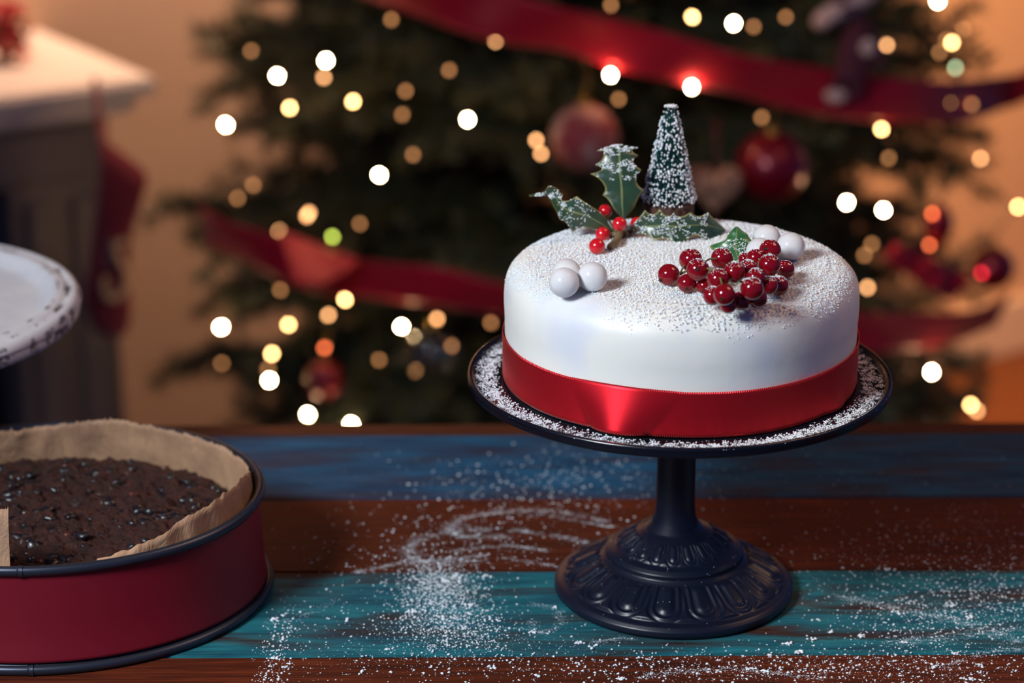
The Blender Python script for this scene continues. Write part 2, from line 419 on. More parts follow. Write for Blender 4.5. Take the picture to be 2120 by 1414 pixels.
# finger-swept streaks of fine sugar
def streak(pts, wid, nn, r0=.00012, r1=.00028, thin=1.0):
    c = cat_rom(pts, 60)
    for k in range(nn):
        q = c[int(random.random()**thin*59)]; a = random.random(); w_ = wid*(.4+.6*math.sin(PI*a))
        px, py = q[0]+random.gauss(0, w_*1.6), q[1]+random.gauss(0, w_*.5)
        p = atz(px, py, TZ)
        if (p.x-CX)**2+(p.y-CY)**2 < .0695**2: continue
        if noise.noise(Vector((p.x*160, p.y*700, 3))) < -.05+random.gauss(0, .12): continue
        r = random.uniform(r0, r1); P.append((p.x, p.y, TZ+r*.3)); rad.append(r)
streak([(1250, 1078), (1140, 1058), (1040, 1060), (960, 1072), (935, 1095), (960, 1112), (1050, 1110)], 7, 3600)
streak([(1010, 1095), (905, 1105), (850, 1130), (855, 1155), (900, 1165), (1000, 1160)], 8, 3200)
streak([(740, 1185), (800, 1172), (900, 1160), (1010, 1150)], 6, 1500)
streak([(1070, 1098), (1180, 1115), (1250, 1135)], 5, 1300); streak([(1120, 1065), (1230, 1085), (1270, 1090)], 4, 700)
streak([(1040, 1155), (1140, 1170), (1190, 1178)], 4, 700); streak([(940, 1140), (1050, 1130), (1130, 1140)], 5, 900)
streak([(1100, 1250), (1150, 1262), (1160, 1290), (1120, 1310), (1100, 1285)], 6, 800)
streak([(1230, 1330), (1330, 1318), (1420, 1322)], 6, 900); streak([(1740, 1235), (1860, 1260), (2000, 1290), (2110, 1330)], 9, 2600)
streak([(1330, 1400), (1500, 1385), (1700, 1405)], 7, 1600); streak([(1960, 1380), (2040, 1350), (2110, 1345)], 6, 900)
streak([(560, 1290), (640, 1270), (700, 1240)], 5, 260); streak([(1850, 1330), (1950, 1320), (2120, 1300)], 12, 1400)
def tframe(P):                   # world -> table frame
    c, s = math.cos(-R(.55)), math.sin(-R(.55)); out = []
    for x, y, z in P: x, y = x, y-1.0; out.append((x*c-y*s, x*s+y*c, z-TZ))
    return out
grains('spilled_sugar', tframe(P), rad, SUGAR, table, flat=.6)

# ------------------------------------------------------------------ white sugar balls
BALL = mat('pearl_white_glitter', (.86, .86, .88, 1), .3, Subsurface_Weight=.2, Subsurface_Scale=.004, Coat_Weight=.3, Coat_Roughness=.2)
t = NT(BALL); v = t.n('ShaderNodeTexVoronoi', Vector=t.coord(), Scale=1500.0); t.bump(v.outputs[0], .0003, .5)
DECOZ = CZ+CH
def on_top(px, py, r, lift=0):   # centre of a ball seen at px,py resting on the cake
    p = atz(px, py, DECOZ+r+lift); z = cake_top(p.x-CX, p.y-CY)+CZ; return atz(px, py, z+r+lift)
q = MB(); q.ball((0, 0, 0), 1, sub=4); ball_me = None
for px, py, r, lab in ((1168, 585, .0079, 'white pearly ball, front one of the trio at the cake\'s left side'), (1227, 573, .0078, 'white pearly ball of the left trio, the one with its shadow beside it'), (1173, 566, .0078, 'white pearly ball of the left trio, half hidden behind the other two'),
                       (1637, 510, .0077, 'white pearly ball at far right, resting beside the redcurrants'), (1587, 494, .0078, 'white pearly ball at the back edge behind the redcurrants'), (1573, 521, .0076, 'white pearly ball mostly hidden behind holly leaf and redcurrants')):
    if ball_me is None: o = q.build('icing_ball', BALL); ball_me = o.data
    else: o = link('icing_ball', ball_me)
    o.location = on_top(px, py, r); o.scale = (r, r, r); tag(o, lab, 'decoration', 'white balls on the cake')

# ------------------------------------------------------------------ redcurrants
CUR = mat('redcurrant_skin', (.27, .003, .009, 1), .10, Subsurface_Weight=.3, Subsurface_Scale=.004, Coat_Weight=.2, Coat_Roughness=.04, Transmission_Weight=.25)
CUR.node_tree.nodes['Principled BSDF'].inputs['Subsurface Radius'].default_value = (1, .06, .05)
STEM = mat('green_brown_stalk', lin(110, 112, 60), .6); CALYX = mat('dried_blossom_end', lin(58, 40, 26), .85)
Z2 = 6.235
cur = [(278, 805, 138, 0), (560, 610, 145, .6), (655, 740, 140, 1.2), (515, 915, 118, 0), (965, 595, 140, .9), (915, 865, 135, 1.2), (1125, 770, 132, 1.7), (740, 950, 100, 0),
       (845, 1075, 118, .5), (995, 1060, 130, 1.2), (1205, 1135, 120, .4), (1300, 730, 118, 1.4), (1400, 590, 118, .8), (1585, 490, 140, .9), (1575, 680, 138, 1.4), (1780, 735, 118, .1),
       (1400, 840, 118, 1.5), (1352, 985, 140, 1.5), (1570, 940, 112, .7), (1700, 945, 122, 0), (1425, 1110, 118, .2), (1045, 1190, 105, 0), (1265, 605, 90, .2)]
C = []
for x, y, r, lv in cur:
    px, py = 1340+x/Z2, 440+y/Z2; rr_ = r/Z2/FPX*1.255; C.append([px, py, rr_, on_top(px, py, rr_, lv*.0062)])
for it in range(200):            # settle: slide along the sight line until none overlap and none sinks in
    for i in range(len(C)):
        for j in range(i):
            d = C[i][3]-C[j][3]; m_ = (C[i][2]+C[j][2])*.97
            if d.length < m_:
                a, b = (i, j) if C[i][3].y > C[j][3].y else (j, i)
                k = (m_-d.length)*.5
                C[a][3] = at(C[a][0], C[a][1], C[a][3].y+k); C[b][3] = at(C[b][0], C[b][1], C[b][3].y-k)
    for c in C:
        zt = CZ+CH+c[2]-.0006
        if c[3].z < zt: c[3] = atz(c[0], c[1], zt)
root = thing('redcurrant_bunch', 'bunch of glossy dark red currants dusted with sugar on the white cake', 'berries', (C[17][3].x, C[17][3].y, CZ+CH))
RO = root.location.copy()
q = MB(); q.ball((0, 0, 0), 1, sub=4); cme = q.build('berry', CUR, root)
cal = MB()
for k in range(6):
    a = k*PI/3; cal.tube([(0, 0, .96), (.06*math.cos(a), .06*math.sin(a), 1.06), (.17*math.cos(a), .17*math.sin(a), 1.12+.06*(k % 2))], [.09, .07, .03], 5)
cal.ball((0, 0, .98), .17, sub=1)
calm = None
faces = {0: (-.75, -.6, -.3), 2: (-.15, -.9, .35), 3: (-.1, -.95, -.25), 7: (-.2, -.9, -.3), 9: (-.3, -.9, -.1), 10: (.5, -.8, -.35), 20: (.45, -.85, .05), 17: (.2, .5, .8)}
GP = []; GR = []
for i, (px, py, r, p) in enumerate(C):
    if i == 0: b = cme
    else: b = link('berry', cme.data, root)
    b.location = p-RO; b.scale = (r, r, r*random.uniform(.97, 1))
    d = Vector(faces.get(i, (random.uniform(-.8, .8), random.uniform(-.3, 1), random.uniform(-.6, .3)))).normalized()
    b.rotation_euler = d.to_track_quat('Z', 'Y').to_euler()
    if calm is None: c = cal.build('calyx', CALYX, b); calm = c.data
    else: c = link('calyx', calm, b)
    dens = 0 if i in (0, 3, 7, 9, 21) else random.choice((30, 55, 80))
    if i in (4, 14, 11, 16, 17, 19, 18, 1): dens = 95
    for k in range(dens):
        a = random.uniform(0, 2*PI); e = random.uniform(.42, 1); v = Vector((math.cos(a)*math.cos(e*PI/2), math.sin(a)*math.cos(e*PI/2), math.sin(e*PI/2)))
        GP.append(tuple(p-RO+v*r)); GR.append(random.uniform(.00016, .0004))
grains('sugar_dusting', GP, GR, SUGAR, root)
q = MB(); cp_ = [C[i][3]-RO for i in range(len(C))]
def stalk(a, b, mid=0): m_ = (a+b)/2+Vector((0, 0, .002)); q.tube([a, m_, b], .0005, 6)
spine = [Vector((cp_[0].x+.006, cp_[0].y+.006, .004)), cp_[2]+Vector((0, .006, 0)), cp_[5]+Vector((0, .006, .002)), cp_[6]+Vector((.002, .004, -.006)), cp_[16]+Vector((0, .006, -.004)), cp_[14]+Vector((0, .006, -.004))]
q.tube([Vector(x) for x in cat_rom([tuple(s) for s in spine], 30)], .0006, 6)
for i in range(len(C)):
    s = min(spine, key=lambda s_: (s_-cp_[i]).length); stalk(s, cp_[i])
q.tube([cp_[17]+Vector((-.007, -.001, .004)), cp_[17]+Vector((-.009, -.004, .003)), cp_[17]+Vector((-.012, -.002, .005))], .0004, 5)
q.build('stalk', STEM, root)

# ------------------------------------------------------------------ holly
def m_leaf(name, c1, c2, margin):
    m = mat(name, lin(*c1), .3, Coat_Weight=.25, Coat_Roughness=.25); t = NT(m)
    s = t.attr('s'); base = t.mix(t.ramp(t.noise(t.coord(), 140, 3), .35, .7), lin(*c1), lin(*c2))
    base = t.mix(t.ramp(t.math('ABSOLUTE', s), .86, .98), base, lin(*margin))
    base = t.mix(t.ramp(t.math('ABSOLUTE', s), .035, .07, (1, 1, 1, 1), (0, 0, 0, 1)), base, lin(120, 130, 80))
    t.set('Base Color', base); t.bump(t.noise(t.coord(), 260, 3), .0006, .6); return m
LEAF = m_leaf('holly_leaf_green', (36, 66, 52), (54, 70, 40), (150, 142, 84))
LEAF2 = m_leaf('bright_holly_green', (40, 92, 50), (58, 110, 62), (120, 132, 70))
def leaf(name, rows, spL, spR, m, parent, nt=90, ns=15, cup=.35, th=.00035, depth=.34, sugar=0, sband=(0, 1), sside=(-1, 1)):
    """rows: (centre point, side vector, half-width left, half-width right); spines at the t values spL and spR"""
    O = Vector((0, 0, 0)); p_ = parent
    while p_ is not None: O += p_.location; p_ = p_.parent
    cs = cat_rom([tuple(r[0]) for r in rows], nt); sd = cat_rom([tuple(r[1]) for r in rows], nt); wl = cat_rom([(r[2], r[3]) for r in rows], nt)
    def sc(t, sp):
        ks = [0]+list(sp)+[1]
        for a, b in zip(ks, ks[1:]):
            if a <= t <= b:
                u = (t-a)/(b-a+1e-9); e = abs(2*u-1)
                if a == 0: e = max(0, 2*u-1) if u > .5 else 0
                return (1-depth)+depth*e**2.4
        return 1-depth
    V = []; sv = []
    for i in range(nt):
        t = i/(nt-1); c = Vector(cs[i]); s_ = Vector(sd[i]).normalized(); tg = (Vector(cs[min(i+1, nt-1)])-Vector(cs[max(i-1, 0)])).normalized()
        nr = s_.cross(tg).normalized()
        for j in range(ns):
            s = -1+2*j/(ns-1); w_ = (wl[i][0]*sc(t, spL) if s < 0 else wl[i][1]*sc(t, spR))*abs(s)
            wav = .0007*math.sin(t*23+s*2)*abs(s)
            V.append(c+s_*w_*(1 if s > 0 else -1)-nr*(cup*w_*abs(s)*.6)+nr*(.0004*(1-abs(s)))+nr*wav-O); sv.append(s)
    o = mk(name, V, grid_faces(nt, ns), m, parent)
    fattr(o, 's', sv); sm_ = o.modifiers.new('solid', 'SOLIDIFY'); sm_.thickness = th; sm_.offset = 0
    if sugar:
        P = []; rd = []; nr0 = None
        while len(P) < sugar:
            i = random.uniform(sband[0], sband[1])*(nt-2); j = (random.uniform(*sside)*.5+.5)*(ns-1.01); ii, jj = int(i), int(j)
            a, b, c_, d_ = V[ii*ns+jj], V[(ii+1)*ns+jj], V[ii*ns+jj+1], V[(ii+1)*ns+jj+1]; fi, fj = i-ii, j-jj
            p = a*(1-fi)*(1-fj)+b*fi*(1-fj)+c_*(1-fi)*fj+d_*fi*fj
            if noise.noise(p*260+O) < -.05: continue
            nn = (b-a).cross(c_-a).normalized()
            if nn.dot(Vector((0, 1, -.5))) > 0: nn = -nn
            P.append(tuple(p+nn*.0003)); rd.append(random.uniform(.0003, .0006))
        grains('sugar_dusting', P, rd, SUGAR, o)
    return o
SY = 1.229
sp = thing('holly_sprig', 'holly sprig with spiny sugared leaves and bright red berries on the cake', 'holly', atz(1285, 490, CZ+CH))
X = Vector((1, 0, 0)); K = 1.25/FPX      # metres per pixel at the sprig
# upright leaf
leaf('leaf', [(at(1290, 452, SY), X, .0008, .0008), (at(1288, 428, SY+.001), X, .0080, .0110), (at(1287, 398, SY+.003), X, .0115, .0130), (at(1285, 366, SY+.005), X, .0172, .0130), (at(1283, 338, SY+.008), X, .0138, .0118), (at(1282, 314, SY+.012), X, .0128, .0112), (at(1281, 303, SY+.017), X, .0118, .0108), (at(1281, 302, SY+.026), X, .0008, .0008)],
     (.26, .46, .56, .83), (.30, .50, .68, .84), LEAF, sp, cup=.22, sugar=520, sband=(.4, .9))
# leaf reaching left with a turned-up tip
U = Vector((.15, -.3, 1))
leaf('leaf', [(at(1268, 480, SY-.002), U, .0008, .0008), (at(1245, 462, SY-.004), U, .0085, .0075), (at(1215, 446, SY-.006), U, .0125, .0100), (at(1184, 436, SY-.005), U, .0155, .0088), (at(1163, 426, SY-.002), U, .0105, .0050), (at(1150, 408, SY), Vector((.8, -.1, .5)), .0048, .0046), (at(1139, 401, SY), U, .0030, .0066), (at(1121, 403, SY), U, .0012, .0016), (at(1096, 405, SY-.001), U, .0002, .0002)],
     (.34, .5, .66), (.36, .60, .80), LEAF, sp, cup=.22, sugar=330, sband=(.15, .95))
# leaf reaching right, lying in front of the little tree
U2 = Vector((.0, .2, 1))
leaf('leaf', [(at(1296, 486, SY), U2, .0008, .0008), (at(1325, 472, SY-.003), U2, .0050, .0085), (at(1355, 468, SY-.006), U2, .0080, .0100), (at(1385, 468, SY-.008), U2, .0115, .0085), (at(1405, 468, SY-.008), U2, .0165, .0080), (at(1440, 466, SY-.006), U2, .0080, .0075), (at(1468, 466, SY-.002), U2, .0150, .0068), (at(1502, 478, SY+.006), U2, .0003, .0003)],
     (.30, .55, .84), (.20, .34, .50, .66, .84), LEAF, sp, cup=.3, sugar=520, sband=(.08, .85))
HB = mat('holly_berry_red', lin(206, 16, 30), .22, Coat_Weight=.5, Coat_Roughness=.1, Subsurface_Weight=.1, Subsurface_Scale=.003)
q = MB(); q.ball((0, 0, 0), 1, sub=3); hb = None; tip = MB(); tip.ball((0, 0, .97), .11, sub=1, sc=(1, 1, .6)); tipm = None
SO = sp.location.copy()
for px, py, rp, Y, d in ((1283, 464, 15.5, SY-.009, (.05, -.9, .1)), (1236, 510, 17, None, (-.5, -.5, -.6)), (1248, 489, 16, SY-.004, (.8, -.5, .3)), (1253, 437, 14.5, SY+.006, (0, .5, .8)), (1319, 463, 14.5, SY+.004, (.5, .5, .4))):
    r = rp*K; p = at(px, py, Y) if Y else on_top(px, py, r)
    if p.z < CZ+CH+r-.0015: p.z = CZ+CH+r-.0015
    if hb is None: b = q.build('berry', HB, sp); hb = b.data
    else: b = link('berry', hb, sp)
    b.location = p-SO; b.scale = (r, r, r); b.rotation_euler = Vector(d).to_track_quat('Z', 'Y').to_euler()
    if tipm is None: c = tip.build('calyx', CALYX, b); tipm = c.data
    else: link('calyx', tipm, b)
TW = mat('holly_twig_bark', lin(120, 104, 74), .8)
q = MB(); tb = atz(1275, 500, CZ+CH+.003)
q.tube([atz(1262, 512, CZ+CH+.002), tb, at(1284, 484, SY-.002), at(1292, 470, SY), at(1290, 452, SY)], [.0018, .0022, .0020, .0012, .0007], 8)
q.tube([at(1284, 486, SY-.002), at(1275, 482, SY-.002), at(1266, 478, SY-.002)], [.0014, .001, .0007], 6)
q.tube([at(1284, 486, SY-.002), at(1305, 484, SY), at(1325, 473, SY-.003)], [.0018, .0013, .0007], 6)
for bx, by in ((1283, 470), (1240, 505), (1250, 492), (1254, 445), (1317, 468)): q.tube([at(1280, 486, SY-.001), at((bx+1280)/2, (by+486)/2+1, SY-.001), at(bx, by, SY-.002)], .0006, 5)
for k in range(7): q.ball(at(1283+random.gauss(0, 8), 488+random.gauss(0, 3), SY-.003), random.uniform(.0012, .002), sub=1)
q.build('twig', TW, sp, world=True)
# separate smooth holly leaf behind the currants
hl = thing('holly_leaf', 'single bright green holly leaf standing behind the redcurrants', 'leaf', atz(1530, 545, CZ+CH))
LY = atz(1530, 540, CZ+CH).y; X2 = Vector((1, -.05, .05))
leaf('blade', [(at(1534, 548, LY), X2, .0010, .0010), (at(1529, 535, LY), X2, .0042, .0030), (at(1524, 520, LY+.001), X2, .0120, .0062), (at(1523, 508, LY+.002), X2, .0140, .0135), (at(1524, 496, LY+.003), X2, .0068, .0092), (at(1525, 483, LY+.005), X2, .0052, .0062), (at(1526, 470, LY+.008), X2, .0008, .0008)],
     (.5,), (.55,), LEAF2, hl, cup=.45, depth=.12, sugar=150, sband=(.05, .7), sside=(-.3, 1))

# ------------------------------------------------------------------ bottle-brush tree
tp = atz(1383, 470, CZ+CH-.0005)
bt = thing('miniature_fir_tree', 'frosted green bottle-brush fir on a wooden base at the cake\'s back', 'decoration', tp)
BT = mat('teal_bristle', lin(22, 84, 78), .6); TIPM = mat('frost_tip', (.88, .91, .95, 1), .7)
GL = mat('iridescent_glitter', lin(70, 215, 235), .2); BARK = mat('wood_slice_bark', lin(74, 48, 36), .85); WIRE = mat('twisted_wire', lin(90, 90, 80), .4, Metallic=.9)
HT = .0705; q = MB(); FT = []; FR = []; GT = []; GRr = []
def cone_r(z): return .0036+(.0156-.0036)*((HT-z)/(HT-.0150))**1.0
turns = 24; nb = 4200
for i in range(nb):
    f = math.sqrt(i/nb); z = HT-(HT-.0150)*f
    lay = int(f*turns)+.5; a = i*2.39996+random.gauss(0, .1); r = cone_r(z)*random.uniform(.86, 1.04)
    ax = min(HT+.0002, z+.004+r*.25); a0 = Vector((0, 0, ax-.003)); e = Vector((r*math.cos(a), r*math.sin(a), z-.0008*math.sin(lay)))
    m_ = a0*.5+e*.5+Vector((0, 0, .0008)); sdv = Vector((-math.sin(a), math.cos(a), 0))*.00022; upv = Vector((0, 0, .00022))
    q.add([a0, m_+sdv, e, m_-sdv], [(0, 1, 2, 3)]); q.add([a0, m_+upv, e, m_-upv], [(0, 1, 2, 3)])
    if random.random() < (.24 if f > .3 else .5):
        (GT if random.random() < .03 else FT).append(tuple(e*1.0+Vector((math.cos(a), math.sin(a), 0))*.0002))
for k in range(26):
    a = k*2.4; FT.append((.0034*math.sqrt(k/26)*math.cos(a), .0034*math.sqrt(k/26)*math.sin(a), HT+.0004))
q.build('bristles', BT, bt, smooth=False)['kind'] = 'stuff'
V, Fc = lathe_v([(0, HT-.004), (.0012, HT-.006), (.0085, .014), (0, .0125)], 24); mk('inner_bristles', V, Fc, BT, bt)['kind'] = 'stuff'
FR = [random.uniform(.00048, .00082) for _ in FT]; grains('frosted_tips', FT, FR, TIPM, bt, flat=1.35)
if GT: grains('glitter_flecks', GT, [.0005]*len(GT), GL, bt, flat=1.2)
q = MB(); q.tube([(0, 0, .008), (0, 0, HT-.001)], .0008, 8); q.build('wire_stem', WIRE, bt)
V, Fc = lathe_v([(0, .0004), (.0140, .0004), (.0144, .002), (.0143, .0138), (.0138, .0152), (0, .0154)], 72, lambda t, j, r, z: (r*(1+.03*math.sin(t*19)*(r > .01)+.02*math.sin(t*7)), z)); mk('wooden_base', V, Fc, BARK, bt)

# ------------------------------------------------------------------ springform tin, parchment, fruit cake
TX, TY, SYC = -.262, 1.19, .89
tin = thing('springform_tin', 'dark red springform cake tin with grey rolled rim holding a fruit cake', 'cake tin', (TX, TY, TZ)); tin.scale = (1, SYC, 1)
TR = mat('red_tin_enamel', lin(128, 18, 38), .5, Metallic=.25); tt = NT(TR); tt.bump(tt.noise(tt.coord((1, 1, 1)), 18, 2), .002, .25)
TG = mat('grey_nonstick_steel', lin(64, 70, 84), .35, Metallic=.7)
ZR = .0623
V, Fc = lathe_v([(.1178, ZR-.003), (.1180, .05), (.1188, .03), (.1196, .012), (.1206, .0085), (.1206, .0068), (.1188, .006), (.1184, .012), (.1170, .05), (.1168, ZR-.003)], 160); mk('side', V, Fc, TR, tin)
def ring(name, R0, z0, r, m, parent, seg=160, rs=12, sz=1):
    V = []
    for i in range(seg):
        t = 2*PI*i/seg
        for j in range(rs): a = 2*PI*j/rs; V.append(((R0+r*math.cos(a))*math.cos(t), (R0+r*math.cos(a))*math.sin(t), z0+sz*r*math.sin(a)))
    return mk(name, V, grid_faces(seg, rs, True, True), m, parent)
ring('rim', .1183, ZR-.0028, .0029, TG, tin); ring('base_lip', .1216, .0030, .0027, TG, tin)
V, Fc = lathe_v([(0, .0015), (.1200, .0015), (.1206, .003), (.118, .0062), (0, .0062)], 128); mk('base', V, Fc, TG, tin)
for nm, R0, z0, px in (('rim_seam', .1183, ZR-.0028, -88), ('lip_seam', .1216, .0030, -87)):
    a = R(px); q = MB(); tv = [(R0*math.cos(a+k*.006), R0*math.sin(a+k*.006), z0) for k in range(-2, 3)]; q.tube(tv, .0033, 12); q.build(nm, TG, tin)
PAP = mat('baking_parchment', lin(196, 158, 122), .7, Subsurface_Weight=.0); tt = NT(PAP)
tt.set('Base Color', tt.mix(tt.ramp(tt.noise(tt.coord(), 30, 5), .35, .7), lin(190, 150, 116), lin(150, 116, 92))); tt.bump(tt.noise(tt.coord((1, 1, .6)), 34, 6, .62, 1.5), .006, .55)
par = thing('parchment_liner', 'torn brown baking parchment lining the red tin', 'baking paper', (TX, TY, TZ+.008)); par.scale = (1, SYC, 1)
def paper(name, a0, a1, hfun, lean, seed, rin=.1158, fringe=True):
    n_, m_ = 420, 16; V = []
    for i in range(n_):
        d = a0+(a1-a0)*i/(n_-1); t = R(d); top = hfun(d)
        top += .0014*noise.noise(Vector((d*.35, seed, 0)))+(.0032*max(0, noise.noise(Vector((d*1.7, seed, 4)))+.12)*(1 if (i//2) % 2 else .35) if fringe else .0009*noise.noise(Vector((d*.5, seed, 7))))
        for j in range(m_):
            v = j/(m_-1); z = .0005+(top+ZR-.008)*v
            ex = max(0, z-(.030)); r = rin-lean(d)*ex-.0014*(1+noise.noise(Vector((math.cos(t)*9, math.sin(t)*9, seed+v*1.5))))*v+.0016*noise.noise(Vector((d*.16, v*3, seed)))*v
            r = min(r, .1165)
            V.append((r*math.cos(t), r*math.sin(t), z))
    o = mk(name, V, grid_faces(n_, m_), PAP, par); s_ = o.modifiers.new('solid', 'SOLIDIFY'); s_.thickness = .0002; return o
def lerp(d, pts):
    for (a, b), (c, e) in zip(pts, pts[1:]):
        if a <= d <= c: return b+(e-b)*(d-a)/(c-a)
    return pts[0][1] if d < pts[0][0] else pts[-1][1]
paper('back_sheet', 4, 200, lambda d: lerp(d, [(4, -.001), (20, .001), (40, .001), (62, .0015), (80, .0045), (92, .001), (105, -.001), (125, -.001), (200, .001)]), lambda d: .08+.1*max(0, min(1, (d-30)/30)), 1)
paper('front_sheet', -68, 14, lambda d: lerp(d, [(-68, -.002), (-58, .001), (-48, .0045), (-40, .009), (-25, .0115), (-8, .0115), (6, .006), (14, .002)]), lambda d: .10, 5, rin=.1164, fringe=False)
paper('side_sheet', 203, 268.5, lambda d: lerp(d, [(203, .004), (232, .015), (258, .0255), (268.5, .0265)]), lambda d: .18, 9, rin=.1142)
FC = mat('dark_fruit_cake', lin(60, 30, 20), .5, Coat_Weight=.05); tt = NT(FC); nv_ = tt.noise(tt.coord(), 130, 6, .7)
tt.set('Base Color', tt.mix(tt.ramp(nv_, .3, .7), lin(12, 7, 7), lin(76, 30, 16))); tt.set('Roughness', tt.ramp(tt.noise(tt.coord(), 90, 3), .4, .6, (.22,)*3+(1,), (.75,)*3+(1,))); tt.bump(tt.noise(tt.coord(), 260, 6, .7), .003, .9)
fc = thing('fruit_cake', 'uniced dark brown fruit cake baked inside the red tin', 'cake', (TX, TY, TZ+.008)); fc.scale = (1, SYC, 1)
def fc_z(x, y):
    r = math.hypot(x, y)/.110
    return .0345+.005*(1-r*r)+.0034*noise.noise(Vector((x*80, y*80, 1)))+.0034*noise.noise(Vector((x*200, y*200, 2)))+.0014*noise.noise(Vector((x*480, y*480, 3)))-.004*max(0, r-.93)/.07
seg, nr_ = 340, 130; V = []
for i in range(seg):
    t = 2*PI*i/seg
    for j in range(nr_):
        if j < 4: r = .108; z = .001+j*.0085
        else: r = .1095*(1-(j-4)/(nr_-5)); z = fc_z(r*math.cos(t), r*math.sin(t))
        V.append((r*math.cos(t), r*math.sin(t), z))
mk('crumb', V, grid_faces(seg, nr_, wrap_u=True), FC, fc)
RAI = mat('raisin', lin(20, 15, 22), .42, Coat_Weight=.35, Coat_Roughness=.15); NUT = mat('toasted_fruit_piece', lin(92, 42, 26), .4)
rme = []
for k in range(6):
    q = MB(); q.ball((0, 0, 0), 1, sub=2, sc=(1, .75, .55)); q.v = [v*(1+.55*noise.noise(v*2.2+Vector((k*9, 0, 0)))) for v in q.v]
    me = bpy.data.meshes.new('raisin'); me.from_pydata([tuple(v) for v in q.v], [], q.f); me.materials.append(RAI if k < 5 else NUT); me.polygons.foreach_set('use_smooth', [True]*len(me.polygons)); rme.append(me)
cnt = 0
while cnt < 290:
    a = random.uniform(0, 2*PI); r = .104*math.sqrt(random.random()); x, y = r*math.cos(a), r*math.sin(a)
    if x < -.15: continue
    k = random.choice((0, 1, 2, 3, 4, 0, 1, 2, 5)); s = random.uniform(.0024, .0058)*(.6 if k == 5 else 1)
    o = link('raisin' if k < 5 else 'peel_piece', rme[k], fc); o.location = (x, y, fc_z(x, y)-s*.26); o.scale = (s,)*3; o.rotation_euler = (random.gauss(0, .3), random.gauss(0, .3), random.uniform(0, 6)); cnt += 1

# ------------------------------------------------------------------ white distressed stand at the left
wp = Vector((-.417, 1.35, TZ+.0002))
ws = thing('white_cake_stand', 'empty distressed white pedestal stand with chipped ridged rim behind the tin', 'cake stand', wp)
DW = mat('chipped_white_paint', lin(205, 208, 214), .55); tt = NT(DW)
c_ = tt.n('ShaderNodeTexCoord').outputs['Object']; sx = tt.n('ShaderNodeSeparateXYZ', Vector=c_)
rad_ = tt.math('SQRT', tt.math('ADD', tt.math('MULTIPLY', sx.outputs[0], sx.outputs[0]), tt.math('MULTIPLY', sx.outputs[1], sx.outputs[1])))
def band(r0, w_): return tt.ramp(tt.math('ABSOLUTE', tt.math('SUBTRACT', rad_, r0)), w_*.3, w_, (1, 1, 1, 1), (0, 0, 0, 1))
nz = tt.noise(tt.coord(), 55, 5, .7)
bands = tt.math('MAXIMUM', tt.math('MAXIMUM', band(.1368, .0012), band(.1305, .0008)), band(.1442, .0008))
mask = tt.math('MAXIMUM', tt.ramp(tt.math('ADD', nz, tt.math('MULTIPLY', bands, .22)), .72, .78), tt.ramp(tt.noise(tt.coord(), 110, 4), .80, .83))
tt.set('Base Color', tt.mix(mask, tt.mix(tt.ramp(nz, .3, .7), lin(222, 222, 224), lin(206, 208, 216)), lin(84, 80, 80)))
tt.bump(tt.math('SUBTRACT', tt.noise(tt.coord(), 90, 5), tt.math('MULTIPLY', mask, .6)), .0012, .5)
Z = .1225
V, Fc = lathe_v([(0, Z-.0085), (.118, Z-.0085), (.1215, Z-.0078), (.1265, Z-.0020), (.1290, Z), (.1318, Z+.0002), (.1350, Z-.0006), (.1364, Z-.0022), (.1376, Z-.0014), (.1400, Z-.0004), (.1430, Z-.0022), (.1450, Z-.0062), (.1446, Z-.0080), (.1438, Z-.0086), (.1442, Z-.0092), (.1436, Z-.0130), (.1420, Z-.0155), (.135, Z-.0150), (.05, Z-.018), (.022, Z-.020)], 200,
                lambda t, j, r, z: (r, z+(.0006*noise.noise(Vector((math.cos(t)*40, math.sin(t)*40, 0))) if j == 16 else 0))); mk('plate', V, Fc, DW, ws)
V, Fc = lathe_v([(.022, Z-.020), (.016, Z-.030), (.014, Z-.045), (.022, Z-.055), (.014, Z-.064), (.013, Z-.085), (.020, Z-.096), (.045, .018), (.070, .012), (.078, .008), (.078, 0), (0, 0)], 96); mk('pedestal', V, Fc, DW, ws)

# ------------------------------------------------------------------ fireplace, stocking, mantel decoration
fp = thing('fireplace_surround', 'white painted fireplace surround with mantel shelf and dark hearth', 'fireplace', F0, A)
FPW = mat('mantel_white_paint', lin(226, 212, 200), .45); FPG = mat('mantel_shaded_taupe', lin(128, 114, 106), .5); HE = mat('black_hearth', lin(18, 20, 28), .7)  # taupe body: shade on the surround's front put into its colour
MZ = .85
q = MB(); q.box((-1.35, 0, MZ-.022), (0, .37, MZ), bev=.005); q.box((-1.33, .018, MZ-.045), (-.02, .37, MZ-.022), bev=.006); q.build('mantel_shelf', FPW, fp, smooth=False)
q = MB(); q.box((-1.30, .055, MZ-.13), (-.045, .37, MZ-.045), bev=.003); q.build('frieze', FPG, fp, smooth=False)
q = MB(); q.box((-1.27, .047, MZ-.12), (-.075, .055, MZ-.06), bev=.003); q.build('frieze_panel', FPG, fp, smooth=False)
for x0, x1 in ((-.182, -.045), (-1.30, -1.163)):
    q = MB(); q.box((x0, .055, .0), (x1, .37, MZ-.13), bev=.003); pl = q.build('pilaster', FPG, fp, smooth=False)
    for k in range(2):
        q = MB(); xx = x0+.018+k*.062; q.box((xx, .043, .12), (xx+.038, .056, MZ-.15), bev=.003); q.build('fluting_strip', FPG, pl, smooth=False)
    q = MB(); q.box((x0-.008, .040, 0), (x1+.008, .055, .10), bev=.003); q.build('plinth_block', FPG, pl, smooth=False)
q = MB(); q.box((-1.163, .12, 0), (-.182, .365, MZ-.13)); q.build('firebox', HE, fp, smooth=False)
